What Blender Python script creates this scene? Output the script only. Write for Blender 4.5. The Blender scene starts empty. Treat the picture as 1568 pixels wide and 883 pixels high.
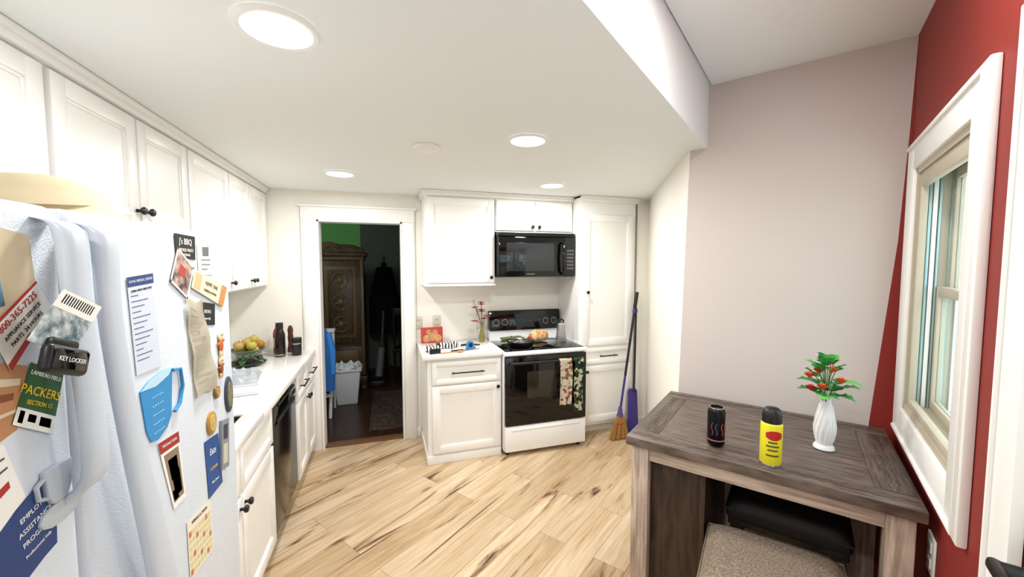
import bpy, bmesh, math, random
from mathutils import Matrix, Vector, Euler, noise
random.seed(7)
SC=bpy.context.scene
I4=Matrix.Identity(4)
def T(x,y,z): return Matrix.Translation((x,y,z))
def RZ(d): return Matrix.Rotation(math.radians(d),4,'Z')
def RX(d): return Matrix.Rotation(math.radians(d),4,'X')
def RY(d): return Matrix.Rotation(math.radians(d),4,'Y')
def lin(h):
    h=h.lstrip('#'); c=[int(h[i:i+2],16)/255 for i in (0,2,4)]
    return tuple(x/12.92 if x<=.04045 else ((x+.055)/1.055)**2.4 for x in c)+(1,)
_M={}
def mat(name,col='#ffffff',rough=.5,metal=0,nz=None,bump=None,emi=0,spec=.5,trans=0,coat=0,stretch=(1,1,1),col2=None,ior=1.45):
    if name in _M: return _M[name]
    m=bpy.data.materials.new(name); m.use_nodes=True; nt=m.node_tree; N=nt.nodes; L=nt.links
    b=N['Principled BSDF']; c=lin(col)
    b.inputs['Base Color'].default_value=c; b.inputs['Roughness'].default_value=rough; b.inputs['Metallic'].default_value=metal
    b.inputs['Specular IOR Level'].default_value=spec; b.inputs['IOR'].default_value=ior
    b.inputs['Transmission Weight'].default_value=trans; b.inputs['Coat Weight'].default_value=coat
    if emi: b.inputs['Emission Color'].default_value=c; b.inputs['Emission Strength'].default_value=emi
    if nz or bump:
        tc=N.new('ShaderNodeTexCoord'); mp=N.new('ShaderNodeMapping'); L.new(tc.outputs['Object'],mp.inputs[0]); mp.inputs['Scale'].default_value=stretch
    if nz:
        n=N.new('ShaderNodeTexNoise'); n.inputs['Scale'].default_value=nz[0]; n.inputs['Detail'].default_value=4; L.new(mp.outputs[0],n.inputs['Vector'])
        r=N.new('ShaderNodeValToRGB'); c2=lin(col2) if col2 else tuple(max(0,x*(1-nz[1])) for x in c[:3])+(1,)
        r.color_ramp.elements[0].position=.35; r.color_ramp.elements[1].position=.65
        r.color_ramp.elements[0].color=c; r.color_ramp.elements[1].color=c2
        L.new(n.outputs[0],r.inputs[0]); L.new(r.outputs[0],b.inputs['Base Color'])
    if bump:
        n2=N.new('ShaderNodeTexNoise'); n2.inputs['Scale'].default_value=bump[0]; n2.inputs['Detail'].default_value=3; L.new(mp.outputs[0],n2.inputs['Vector'])
        bp=N.new('ShaderNodeBump'); bp.inputs['Strength'].default_value=bump[1]; bp.inputs['Distance'].default_value=.004
        L.new(n2.outputs[0],bp.inputs['Height']); L.new(bp.outputs[0],b.inputs['Normal'])
    _M[name]=m; return m

class MB:
    def __init__(s,name,M=I4): s.name=name; s.bm=bmesh.new(); s.mats=[]; s.M=M.copy()
    def _add(s,t,m,smooth=False,TT=I4):
        if m not in s.mats: s.mats.append(m)
        i=s.mats.index(m)
        for f in t.faces: f.material_index=i; f.smooth=smooth
        t.transform(s.M@TT)
        me=bpy.data.meshes.new('t'); t.to_mesh(me); t.free(); s.bm.from_mesh(me); bpy.data.meshes.remove(me)
    def box(s,x0,x1,y0,y1,z0,z1,m,bev=0,TT=I4,seg=2,smooth=None):
        t=bmesh.new(); bmesh.ops.create_cube(t,size=1)
        for v in t.verts: v.co=Vector(((x0+x1)/2+v.co.x*(x1-x0),(y0+y1)/2+v.co.y*(y1-y0),(z0+z1)/2+v.co.z*(z1-z0)))
        if bev>0:
            bev=min(bev,.49*min(abs(x1-x0),abs(y1-y0),abs(z1-z0)))
            bmesh.ops.bevel(t,geom=t.edges[:],offset=bev,segments=seg,affect='EDGES',profile=.5)
        s._add(t,m,(bev>0) if smooth is None else smooth,TT)
    def hexa(s,v,m,TT=I4,bev=0):
        t=bmesh.new(); vs=[t.verts.new(p) for p in v]
        for f in ((0,3,2,1),(4,5,6,7),(0,1,5,4),(1,2,6,5),(2,3,7,6),(3,0,4,7)): t.faces.new([vs[i] for i in f])
        bmesh.ops.recalc_face_normals(t,faces=t.faces[:])
        if bev: bmesh.ops.bevel(t,geom=t.edges[:],offset=bev,segments=2,affect='EDGES',profile=.5)
        s._add(t,m,bev>0,TT)
    def prism(s,poly,z0,z1,m,TT=I4,bev=0,smooth=False):
        t=bmesh.new(); n=len(poly); a=[t.verts.new((p[0],p[1],z0)) for p in poly]; b=[t.verts.new((p[0],p[1],z1)) for p in poly]
        t.faces.new(a[::-1]); t.faces.new(b)
        for i in range(n): t.faces.new((a[i],a[(i+1)%n],b[(i+1)%n],b[i]))
        bmesh.ops.recalc_face_normals(t,faces=t.faces[:])
        if bev: bmesh.ops.bevel(t,geom=t.edges[:],offset=bev,segments=2,affect='EDGES',profile=.5)
        s._add(t,m,smooth or bev>0,TT)
    def lathe(s,prof,m,TT=I4,seg=28,smooth=True):
        t=bmesh.new(); rings=[]
        for r,z in prof:
            if r<1e-5: rings.append([t.verts.new((0,0,z))])
            else: rings.append([t.verts.new((r*math.cos(2*math.pi*k/seg),r*math.sin(2*math.pi*k/seg),z)) for k in range(seg)])
        for a,b in zip(rings,rings[1:]):
            for k in range(seg):
                k2=(k+1)%seg
                if len(a)==1 and len(b)==1: continue
                if len(a)==1: t.faces.new((a[0],b[k],b[k2]))
                elif len(b)==1: t.faces.new((a[k],a[k2],b[0]))
                else: t.faces.new((a[k],a[k2],b[k2],b[k]))
        bmesh.ops.recalc_face_normals(t,faces=t.faces[:]); s._add(t,m,smooth,TT)
    def tube(s,pts,r,m,seg=10,TT=I4,flat=1,closed=False):
        pts=[Vector(p) for p in pts]; n=len(pts)
        if not isinstance(r,(list,tuple)): r=[r]*n
        t=bmesh.new(); tan=[]
        for i in range(n):
            if closed: d=pts[(i+1)%n]-pts[i-1]
            else: d=pts[min(i+1,n-1)]-pts[max(i-1,0)]
            tan.append(d.normalized() if d.length>1e-9 else Vector((0,0,1)))
        x=tan[0].orthogonal().normalized(); rings=[]
        for i in range(n):
            x=(x-tan[i]*x.dot(tan[i])); x=x.normalized() if x.length>1e-6 else tan[i].orthogonal().normalized(); y=tan[i].cross(x)
            rings.append([t.verts.new(pts[i]+(x*math.cos(2*math.pi*k/seg)+y*math.sin(2*math.pi*k/seg)*flat)*r[i]) for k in range(seg)])
        rr=list(zip(rings,rings[1:]))+([(rings[-1],rings[0])] if closed else [])
        for a,b in rr:
            for k in range(seg): t.faces.new((a[k],a[(k+1)%seg],b[(k+1)%seg],b[k]))
        if not closed: t.faces.new(rings[0][::-1]); t.faces.new(rings[-1])
        bmesh.ops.recalc_face_normals(t,faces=t.faces[:]); s._add(t,m,True,TT)
    def strap(s,path,m,seg=20):
        """path: (x,y,z,half_width_y,half_depth_x); superelliptic section in the XY plane"""
        t=bmesh.new(); rings=[]
        for x,y,z,wy,wx in path:
            ring=[]
            for k in range(seg):
                a=2*math.pi*k/seg; c=math.cos(a); q=math.sin(a)
                ring.append(t.verts.new((x+wx*math.copysign(abs(c)**.7,c),y+wy*math.copysign(abs(q)**.7,q),z)))
            rings.append(ring)
        for a,b in zip(rings,rings[1:]):
            for k in range(seg): t.faces.new((a[k],a[(k+1)%seg],b[(k+1)%seg],b[k]))
        t.faces.new(rings[0][::-1]); t.faces.new(rings[-1]); bmesh.ops.recalc_face_normals(t,faces=t.faces[:]); s._add(t,m,True)
    def cyl(s,p0,p1,r,m,seg=20,r2=None): s.tube([p0,p1],[r,r if r2 is None else r2],m,seg)
    def sph(s,c,r,m,seg=18,TT=I4):
        if not isinstance(r,(list,tuple)): r=(r,r,r)
        t=bmesh.new(); bmesh.ops.create_uvsphere(t,u_segments=seg,v_segments=max(8,seg*2//3),radius=1)
        for v in t.verts: v.co=Vector((c[0]+v.co.x*r[0],c[1]+v.co.y*r[1],c[2]+v.co.z*r[2]))
        s._add(t,m,True,TT)
    def grid(s,fn,nu,nv,m,TT=I4,th=0,smooth=True):
        t=bmesh.new(); g=[[t.verts.new(fn(i/nu,j/nv)) for j in range(nv+1)] for i in range(nu+1)]
        for i in range(nu):
            for j in range(nv): t.faces.new((g[i][j],g[i+1][j],g[i+1][j+1],g[i][j+1]))
        if th: bmesh.ops.solidify(t,geom=t.faces[:],thickness=th)
        s._add(t,m,smooth,TT)
    def text(s,body,size,m,TT=I4,align='CENTER',ext=.0002):
        c=bpy.data.curves.new('tx','FONT'); c.body=body; c.size=size; c.extrude=ext; c.align_x=align; c.align_y='CENTER'; c.resolution_u=2
        o=bpy.data.objects.new('tx',c); SC.collection.objects.link(o); dg=bpy.context.evaluated_depsgraph_get()
        me=bpy.data.meshes.new_from_object(o.evaluated_get(dg)); t=bmesh.new(); t.from_mesh(me)
        bpy.data.objects.remove(o); bpy.data.curves.remove(c); bpy.data.meshes.remove(me); s._add(t,m,False,TT)
    def done(s,origin=None):
        me=bpy.data.meshes.new(s.name); s.bm.to_mesh(me); s.bm.free()
        for m in s.mats: me.materials.append(m)
        xs=[v.co for v in me.vertices]
        if origin is None:
            origin=Vector(((min(c.x for c in xs)+max(c.x for c in xs))/2,(min(c.y for c in xs)+max(c.y for c in xs))/2,min(c.z for c in xs)))
        me.transform(Matrix.Translation(-Vector(origin)))
        try: me.set_sharp_from_angle(angle=math.radians(42))
        except Exception: pass
        o=bpy.data.objects.new(s.name,me); o.location=origin; SC.collection.objects.link(o); return o

# ---------------- materials
WALL=mat('wall_cream_paint','#F2EFE6',.7,bump=(60,.05))
CEIL=mat('ceiling_paint','#F0F3F3',.8,bump=(80,.04))
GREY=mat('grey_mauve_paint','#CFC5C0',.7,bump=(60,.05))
RED=mat('red_paint','#8A2820',.6,bump=(60,.08))
CAB=mat('cabinet_white','#F4F3F0',.35)
CABI=mat('cabinet_panel_white','#EFEEEA',.38)
TRIM=mat('trim_white','#F4F3F0',.4)
QUARTZ=mat('quartz_white','#F3F1EC',.12,nz=(18,.05))
BLK=mat('black_metal','#0B0B0C',.35)
BGLOSS=mat('black_gloss','#050506',.06)
BMAT=mat('black_plastic','#121213',.4)
APPW=mat('appliance_white','#F2F3F4',.25)
FRW=mat('fridge_textured_white','#DCE4EC',.35,bump=(420,.35))
FRH=mat('fridge_handle_white','#CDD6E0',.3)
CHROME=mat('chrome','#C9CBCD',.15,1)
STEEL=mat('steel','#9C9C9A',.3,1)
VINYL=mat('window_vinyl_beige','#BDB39F',.5)
def thin_glass():
    m=bpy.data.materials.new('window_glass'); m.use_nodes=True; nt=m.node_tree; N=nt.nodes; L=nt.links
    N.remove(N['Principled BSDF']); o=N['Material Output']; tr=N.new('ShaderNodeBsdfTransparent'); tr.inputs[0].default_value=(.93,.98,.98,1); gl=N.new('ShaderNodeBsdfGlossy'); gl.inputs['Roughness'].default_value=.02
    mx=N.new('ShaderNodeMixShader'); mx.inputs[0].default_value=.10; L.new(tr.outputs[0],mx.inputs[1]); L.new(gl.outputs[0],mx.inputs[2]); L.new(mx.outputs[0],o.inputs[0]); return m
GLASS=thin_glass()

def floor_mat():
    m=bpy.data.materials.new('vinyl_plank_floor'); m.use_nodes=True; nt=m.node_tree; N=nt.nodes; L=nt.links; b=N['Principled BSDF']
    tc=N.new('ShaderNodeTexCoord'); mp=N.new('ShaderNodeMapping'); mp.inputs['Rotation'].default_value=(0,0,math.radians(-35.75)); L.new(tc.outputs['Object'],mp.inputs[0])
    br=N.new('ShaderNodeTexBrick'); br.inputs['Scale'].default_value=1; br.inputs['Brick Width'].default_value=1.22; br.inputs['Row Height'].default_value=.18; br.inputs['Mortar Size'].default_value=.0013
    br.inputs['Color1'].default_value=(0,0,0,1); br.inputs['Color2'].default_value=(1,1,1,1); br.inputs['Mortar'].default_value=(0,0,0,1); br.offset=.37
    L.new(mp.outputs[0],br.inputs['Vector'])
    sc=N.new('ShaderNodeVectorMath'); sc.operation='SCALE'; sc.inputs['Scale'].default_value=17; L.new(br.outputs['Color'],sc.inputs[0])
    ad=N.new('ShaderNodeVectorMath'); L.new(mp.outputs[0],ad.inputs[0]); L.new(sc.outputs[0],ad.inputs[1])
    def mapd(st):
        k=N.new('ShaderNodeMapping'); k.inputs['Scale'].default_value=st; L.new(ad.outputs[0],k.inputs[0]); return k
    def nz(scale,st,det=4,rough=.55,dist=0):
        k=mapd(st); n=N.new('ShaderNodeTexNoise'); n.inputs['Scale'].default_value=scale; n.inputs['Detail'].default_value=det; n.inputs['Roughness'].default_value=rough; n.inputs['Distortion'].default_value=dist; L.new(k.outputs[0],n.inputs[0]); return n
    def ramp(inp,*st):
        r=N.new('ShaderNodeValToRGB'); e=r.color_ramp.elements
        while len(e)<len(st): e.new(.5)
        for q,(p,c) in zip(e,st): q.position=p; q.color=c if isinstance(c,tuple) else lin(c)
        L.new(inp,r.inputs[0]); return r
    def mix(f,a,c,mode='MIX'):
        x=N.new('ShaderNodeMix'); x.data_type='RGBA'; x.blend_type=mode
        if isinstance(f,(int,float)): x.inputs[0].default_value=f
        else: L.new(f,x.inputs[0])
        for k,v in ((6,a),(7,c)):
            if isinstance(v,tuple): x.inputs[k].default_value=v
            else: L.new(v,x.inputs[k])
        return x.outputs[2]
    g=ramp(nz(1,(1.1,9,1),5,.6,.8).outputs[0],(.30,'#EAD8BE'),(.50,'#DEC7A5'),(.72,'#C2A27C'))
    tone=ramp(br.outputs['Color'],(0,'#DDD5C9'),(1,'#FFFFFF'))
    c=mix(1.0,g.outputs[0],tone.outputs[0],'MULTIPLY')
    fine=ramp(nz(1,(4,80,1),3).outputs[0],(.35,'#FFFFFF'),(.75,'#CFBEA6'))
    c=mix(.6,c,fine.outputs[0],'MULTIPLY')
    sn=nz(1,(1.0,8.5,1),6,.62,1.0)
    st=ramp(sn.outputs[0],(.56,(0,0,0,1)),(.645,(1,1,1,1)))
    c=mix(st.outputs[0],c,lin('#94724F'))
    st2=ramp(sn.outputs[0],(.625,(0,0,0,1)),(.675,(1,1,1,1)))
    c=mix(st2.outputs[0],c,lin('#4E382A'))
    k=mapd((1.0,2.6,1)); vo=N.new('ShaderNodeTexVoronoi'); vo.inputs['Scale'].default_value=1.1; L.new(k.outputs[0],vo.inputs['Vector'])
    kn=ramp(vo.outputs['Distance'],(.035,(1,1,1,1)),(.09,(0,0,0,1)))
    c=mix(kn.outputs[0],c,lin('#5E402C'))
    c2=mix(br.outputs['Fac'],c,lin('#8E7054')); L.new(c2,b.inputs['Base Color'])
    b.inputs['Roughness'].default_value=.40
    return m
FLOOR=floor_mat()
DARKFL=mat('dark_wood_floor','#3A241A',.3,nz=(3,.4),stretch=(12,1,1))

# ---------------- frames
MR=T(2.1524,1.1212,0)@RZ(215.75)     # local x toward camera along right wall, y into wall
ML=RZ(90)                             # left wall: local x=+Y, local y=-X
def MRP(x,y,z=0): return MR@Vector((x,y,z))
CZ=2.28; HZ=2.61
P1=MRP(0,-.935); P0=MRP(0,-.88); C1=Vector((2.5,3.35,0))
# ---------------- room
b=MB('floor'); e0=MRP(4.4,.1)
b.prism([(-1.35,-1.5),(e0.x,e0.y),(2.26,1.06),(2.45,1.3),(2.75,3.3),(2.75,3.86),(-1.35,3.86)],-.1,0,FLOOR); b.done((0,0,0))
b=MB('floor_adjoining_room'); b.box(-2.6,1.9,3.86,7.1,-.1,0,DARKFL); b.done((0,3.8,0))
b=MB('ceiling_lower')
sA=MRP(0,-.80); sB=MRP(3.75,-.80)
b.prism([(sB.x,sB.y),(sA.x,sA.y),(sA.x+.3,sA.y+.1),(2.62,3.3),(2.62,3.92),(sB.x,3.92)],CZ,2.72,CEIL); b.done()
b=MB('ceiling')
b.prism([(-1.35,-1.5),(e0.x,e0.y),(2.3,1.06),(1.78,1.82),(-1.35,-.38)],HZ,2.72,CEIL); b.done()
b=MB('wall_left'); b.box(-1.35,-1.232,-1.5,3.92,0,2.72,WALL); b.done()
b=MB('wall_back'); 
b.box(-1.23,-.554,3.802,3.92,0,2.72,WALL); b.box(.151,2.72,3.802,3.92,0,2.72,WALL); b.box(-.554,.151,3.802,3.92,2.03,2.72,WALL)
b.done()
b=MB('wall_corner'); b.box(2.362,2.62,3.345,3.80,0,2.72,WALL); b.done()
b=MB('wall_chimney')
b.hexa([P1,C1+Vector((.01,.02,0)),C1+Vector((.2,-.02,0)),P1+Vector((.16,-.02,0)),P0+Vector((0,0,2.7)),C1+Vector((.01,.02,2.7)),C1+Vector((.2,-.02,2.7)),P0+Vector((.16,-.02,2.7))],WALL); b.done()
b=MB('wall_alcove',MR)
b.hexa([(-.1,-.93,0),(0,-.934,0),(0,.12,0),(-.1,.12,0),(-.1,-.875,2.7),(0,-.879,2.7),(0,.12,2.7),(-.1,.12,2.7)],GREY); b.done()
b=MB('wall_right',MR)
t=.12
for x0,x1,z0,z1 in ((0,.20,0,2.7),(.20,.87,0,1.07),(.20,.87,2.02,2.7),(.87,1.27,0,2.7),(1.27,2.12,2.05,2.7),(2.12,2.75,0,2.7),(2.75,3.55,0,.9),(2.75,3.55,2.1,2.7),(3.55,4.35,0,2.7)):
    b.box(x0,x1,0,t,z0,z1,RED)
TW=Matrix(((0,0,1,0),(-1,0,0,0),(0,1,0,0),(0,0,0,1)))
b.prism([(0,0),(.105,0),(.087,.92),(.026,1.75),(.010,2.2),(.0,2.6)],0,.002,RED,TT=TW); b.done()

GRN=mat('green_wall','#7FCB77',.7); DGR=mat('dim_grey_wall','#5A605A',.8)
b=MB('wall_adjoining_room')
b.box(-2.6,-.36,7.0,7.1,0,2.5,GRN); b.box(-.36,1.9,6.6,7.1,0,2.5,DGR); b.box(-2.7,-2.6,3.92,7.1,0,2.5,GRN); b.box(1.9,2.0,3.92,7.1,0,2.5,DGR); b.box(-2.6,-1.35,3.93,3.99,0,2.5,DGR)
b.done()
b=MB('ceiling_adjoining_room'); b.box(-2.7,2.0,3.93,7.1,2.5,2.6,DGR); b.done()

b=MB('trim_1')
for x0,x1 in ((-.68,-.554),(.151,.265)):
    b.box(x0,x1,3.778,3.80,0,2.03,TRIM,.004); b.box(x0+.012,x1-.012,3.770,3.779,0,2.02,TRIM,.003)
b.box(-.68,.265,3.775,3.80,2.03,2.14,TRIM,.004); b.box(-.70,.285,3.765,3.80,2.14,2.16,TRIM,.004)
b.box(-.554,-.54,3.77,3.93,0,2.03,TRIM); b.box(.137,.151,3.77,3.93,0,2.03,TRIM); b.box(-.554,.151,3.77,3.93,2.016,2.03,TRIM)
b.done()
b=MB('trim_2'); b.box(-.54,.137,3.8,3.9,0,.012,mat('threshold_wood','#6B4A33',.4),.004); b.done()
b=MB('baseboard_back'); b.box(.266,.30,3.785,3.80,0,.1,TRIM,.003); b.done()
b=MB('baseboard_corner'); b.box(2.362,2.48,3.33,3.345,0,.1,TRIM,.003); b.done()
b=MB('baseboard_chimney')
d=(C1-P1).normalized(); n=Vector((-d.y,d.x,0)); 
b.hexa([P1+d*.02,C1-d*.04,C1-d*.04+n*.015,P1+d*.02+n*.015]+[q+Vector((0,0,.1)) for q in (P1+d*.02,C1-d*.04,C1-d*.04+n*.015,P1+d*.02+n*.015)],TRIM); b.done()
b=MB('baseboard_alcove',MR); b.box(0.002,.015,-.93,-.02,0,.1,TRIM,.003); b.done()
b=MB('baseboard_right',MR); b.box(.02,1.12,-.015,-.001,0,.1,TRIM,.003); b.done()

TEAL=mat('window_track_teal','#A4C4C6',.3,.4)
def window(name,x0,x1,z0,z1,cas=.115):
    b=MB(name,MR)
    yo=-.022
    b.box(x0-cas,x0,yo,0,z0-cas-.01,z1+cas,TRIM,.006); b.box(x1,x1+cas,yo,0,z0-cas-.01,z1+cas,TRIM,.006)
    b.box(x0,x1,yo,0,z1,z1+cas,TRIM,.006); b.box(x0,x1,yo,0,z0-cas-.01,z0,TRIM,.006)
    b.box(x0-cas+.02,x1+cas-.02,yo-.008,yo+.004,z1+cas-.03,z1+cas-.015,TRIM,.004); b.box(x0-cas+.02,x1+cas-.02,yo-.008,yo+.004,z0-cas+.005,z0-cas+.02,TRIM,.004)
    b.box(x1+cas-.03,x1+cas-.015,yo-.008,yo+.004,z0-cas+.015,z1+cas-.015,TRIM,.004)
    f=.022
    b.box(x0,x0+f,-.01,.125,z0,z1,VINYL); b.box(x1-f,x1,-.01,.125,z0,z1,VINYL); b.box(x0,x1,-.01,.125,z1-f,z1,VINYL); b.box(x0,x1,-.01,.125,z0,z0+f,VINYL)
    s=.05
    for q in ((x0+f,x0+s,z0+f,z1-f),(x1-.034,x1-f,z0+f,z1-f),(x0+s,x1-.034,z1-.075,z1-f),(x0+s,x1-.034,z0+f,z0+.05)): b.box(q[0],q[1],-.004,.018,q[2],q[3],VINYL,.003)
    for xa,xb in ((x0+f,x0+f+.012),(x1-f-.008,x1-f)):
        for y0,y1,m in ((.022,.030,TEAL),(.034,.046,TRIM),(.050,.056,TEAL),(.082,.088,TEAL),(.108,.118,TRIM)): b.box(xa,xb,y0,y1,z0+f,z1-f,m,.001)
    zm=(z0+z1)/2
    def sash(e,g,y):
        a,c=x0+f,x1-f; s=.036
        for q in ((a,a+s,e,g),(c-s,c,e,g),(a+s,c-s,g-s,g),(a+s,c-s,e,e+s)): b.box(q[0],q[1],y,y+.024,q[2],q[3],VINYL,.003)
        b.box(a+s,c-s,y+.010,y+.013,e+s,g-s,GLASS)
    sash(z0+f,zm+.02,.057); sash(zm-.02,z1-f,.086)
    b.box((x0+x1)/2-.03,(x0+x1)/2+.03,.045,.06,zm+.005,zm+.02,VINYL,.003)
    b.done()
window('window_1',.20,.87,1.07,2.02)
window('added_fill_window',2.75,3.55,.9,2.1,.1)  # unseen window, added behind the camera to let in fill light
b=MB('trim_3',MR)
b.box(1.15,1.27,-.022,-.001,0,2.05,TRIM,.005); b.box(2.12,2.24,-.022,-.001,0,2.05,TRIM,.005); b.box(1.15,2.24,-.022,-.001,2.05,2.17,TRIM,.005); b.box(1.17,1.18,-.030,-.02,0,2.15,TRIM,.004); b.done()
b=MB('door_2',MR)
for q in ((1.275,1.42,.01,2.045),(1.99,2.115,.01,2.045),(1.42,1.99,1.92,2.045),(1.42,1.99,.01,1.0)): b.box(q[0],q[1],.03,.07,q[2],q[3],TRIM,.004)
b.box(1.5,1.91,.022,.03,.2,.85,TRIM,.006); b.box(1.42,1.99,.048,.052,1.0,1.92,GLASS)  # glazed upper half added to the door so that daylight enters
for z in (1.3,1.61): b.box(1.42,1.99,.04,.06,z,z+.02,TRIM)
b.box(1.69,1.71,.04,.06,1.0,1.92,TRIM)
b.box(1.315,1.375,-.005,.03,1.03,1.15,BLK,.008); b.cyl((1.345,-.005,1.11),(1.345,-.05,1.11),.012,BLK); b.box(1.33,1.45,-.065,-.045,1.098,1.122,BLK,.008)
b.done()
b=MB('lawn'); b.box(-8,14,-14,.0,-.5,-.4,mat('grass','#5E8A3C',.9,nz=(3,.4)),TT=T(0,-3.5,0)); b.done()
b=MB('neighbour_house_wall',MR); SID=mat('siding_white','#F2F5F7',.6)
for i in range(14): b.hexa([(-6,3.9,-.3+i*.25),(2.2,3.9,-.3+i*.25),(2.2,4.1,-.3+i*.25),(-6,4.1,-.3+i*.25),(-6,3.94,-.05+i*.25),(2.2,3.94,-.05+i*.25),(2.2,4.1,-.05+i*.25),(-6,4.1,-.05+i*.25)],SID)
b.done()
# ---------------- cabinets
def shaker(b,x0,x1,z0,z1,y,st=.06,th=.02):
    st=min(st,(z1-z0)*.28)
    b.box(x0,x0+st,y-th,y,z0,z1,CAB,.003); b.box(x1-st,x1,y-th,y,z0,z1,CAB,.003)
    b.box(x0+st-.001,x1-st+.001,y-th,y,z0,z0+st,CAB,.003); b.box(x0+st-.001,x1-st+.001,y-th,y,z1-st,z1,CAB,.003)
    i=.009
    b.box(x0+st-.002,x0+st+i,y-th+.005,y,z0+st,z1-st,CAB,.003); b.box(x1-st-i,x1-st+.002,y-th+.005,y,z0+st,z1-st,CAB,.003)
    b.box(x0+st,x1-st,y-th+.005,y,z0+st-.002,z0+st+i,CAB,.003); b.box(x0+st,x1-st,y-th+.005,y,z1-st-i,z1-st+.002,CAB,.003)
    b.box(x0+st,x1-st,y-th+.010,y,z0+st,z1-st,CABI)
def knob(b,x,y,z): b.lathe([(0,.0),(.007,.0),(.006,.012),(.015,.02),(.016,.026),(.012,.032),(0,.034)],BLK,TT=T(x,y,z)@RX(90),seg=16)
def pull(b,x0,x1,y,z):
    b.tube([(x0,y-.03,z),(x1,y-.03,z)],.006,BLK,8); b.cyl((x0+.02,y,z),(x0+.02,y-.03,z),.005,BLK,8); b.cyl((x1-.02,y,z),(x1-.02,y-.03,z),.005,BLK,8)
TZc=CZ-.001
b=MB('upper_cabinet_left',ML); F=.95; W1=1.231
b.box(.42,1.545,F,W1,1.82,2.25,CAB); b.box(1.555,2.41,F,W1,1.80,2.25,CAB); b.box(2.415,3.79,F,W1,1.47,2.25,CAB)
b.box(.42,3.79,F-.03,W1,2.235,TZc,CAB,.004); b.box(.42,3.79,F-.045,W1,2.258,TZc,CAB,.006)
for x0,x1,z0 in ((.43,.98,1.83),(.99,1.535,1.83),(1.56,1.98,1.81),(1.99,2.405,1.81),(2.42,2.955,1.48),(2.965,3.345,1.48),(3.355,3.77,1.48)): shaker(b,x0,x1,z0,2.225,F)
knob(b,1.955,F-.02,1.86); knob(b,2.015,F-.02,1.86); knob(b,3.32,F-.02,1.53); knob(b,3.385,F-.02,1.53); knob(b,2.93,F-.02,1.53)
b.done()
b=MB('base_cabinet_left',ML); F=.62
b.box(1.39,1.545,F,1.225,.1,.875,CAB); b.box(2.225,2.415,F,1.225,.1,.875,CAB); b.box(1.545,2.225,F,.675,.1,.875,CAB); b.box(1.545,2.225,.675,1.225,.1,.68,CAB)
b.box(3.035,3.765,F,1.225,.1,.875,CAB); b.box(1.39,2.415,F+.07,1.225,0,.1,CAB); b.box(3.035,3.765,F+.07,1.225,0,.1,CAB)
shaker(b,1.40,1.90,.12,.66,F); shaker(b,1.91,2.405,.12,.66,F); shaker(b,1.40,1.90,.68,.865,F,.04); shaker(b,1.91,2.405,.68,.865,F,.04)
shaker(b,3.045,3.39,.12,.66,F); shaker(b,3.40,3.755,.12,.66,F); shaker(b,3.045,3.39,.68,.865,F,.04); shaker(b,3.40,3.755,.68,.865,F,.04)
knob(b,1.875,F-.02,.62); knob(b,1.935,F-.02,.62); knob(b,3.365,F-.02,.62); knob(b,3.425,F-.02,.62)
pull(b,3.12,3.32,F-.02,.775); pull(b,3.48,3.68,F-.02,.775)
b.done()
b=MB('countertop_left',ML); c0=.59
b.box(1.385,1.55,c0,1.228,.876,.914,QUARTZ,.004); b.box(2.22,3.79,c0,1.228,.876,.914,QUARTZ,.004); b.box(1.545,2.225,c0,.68,.876,.914,QUARTZ,.004); b.box(1.545,2.225,1.10,1.228,.876,.914,QUARTZ,.004)
SNK=mat('sink_dark','#2A2B2D',.35)
b.box(1.55,1.56,.68,1.10,.70,.905,SNK); b.box(2.21,2.22,.68,1.10,.70,.905,SNK); b.box(1.56,2.21,.68,.69,.70,.905,SNK); b.box(1.56,2.21,1.09,1.10,.70,.905,SNK); b.box(1.56,2.21,.69,1.09,.69,.70,SNK)
b.done()
b=MB('dishwasher',ML)
b.box(2.42,3.03,.64,1.2,.1,.872,BMAT); b.box(2.425,3.025,.61,.64,.12,.73,mat('dishwasher_steel_black','#3A3432',.18,.9),.006); b.box(2.425,3.025,.602,.64,.735,.868,BGLOSS,.008)
b.box(2.52,2.93,.592,.606,.835,.85,BMAT,.004); b.box(2.5,2.95,.596,.604,.74,.765,BMAT,.003); b.box(2.42,3.03,.69,1.2,0,.1,BMAT)
b.box(2.9,2.98,.6,.604,.78,.81,CHROME); b.done()

b=MB('base_cabinet_back'); F=3.22
b.box(.31,.93,F,3.797,.0,.876,CAB); b.box(.30,.93,F-.012,3.77,0,.07,CAB,.004)
shaker(b,.345,.925,.665,.85,F,.035); shaker(b,.345,.925,.09,.65,F); pull(b,.50,.775,F-.02,.76); knob(b,.895,F-.02,.615); b.done()
b=MB('countertop_back'); b.box(.268,.932,3.185,3.797,.877,.915,QUARTZ,.004); b.done()
b=MB('upper_cabinet_back'); F=3.47
b.box(.33,.945,F,3.799,1.47,2.24,CAB); b.box(.95,1.715,F,3.799,1.94,2.24,CAB)
b.box(.31,1.715,F-.035,3.799,2.235,TZc,CAB,.005); b.box(.30,1.715,F-.05,3.799,2.26,TZc,CAB,.005); b.box(.32,.95,F-.02,3.799,1.455,1.475,CAB,.004)
shaker(b,.345,.94,1.485,2.22,F); shaker(b,.958,1.328,1.955,2.22,F,.045); shaker(b,1.336,1.708,1.955,2.22,F,.045)
knob(b,.905,F-.02,1.53); knob(b,1.30,F-.02,1.99); knob(b,1.365,F-.02,1.99); b.done()
b=MB('pantry_cabinet'); F=3.33
b.box(1.722,2.325,F,3.799,.1,2.24,CAB); b.box(1.722,2.325,F+.08,3.799,0,.1,CAB); b.box(1.718,2.345,F-.03,3.799,2.225,TZc,CAB,.005); b.box(1.718,2.358,F-.045,3.799,2.255,TZc,CAB,.005)
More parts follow.
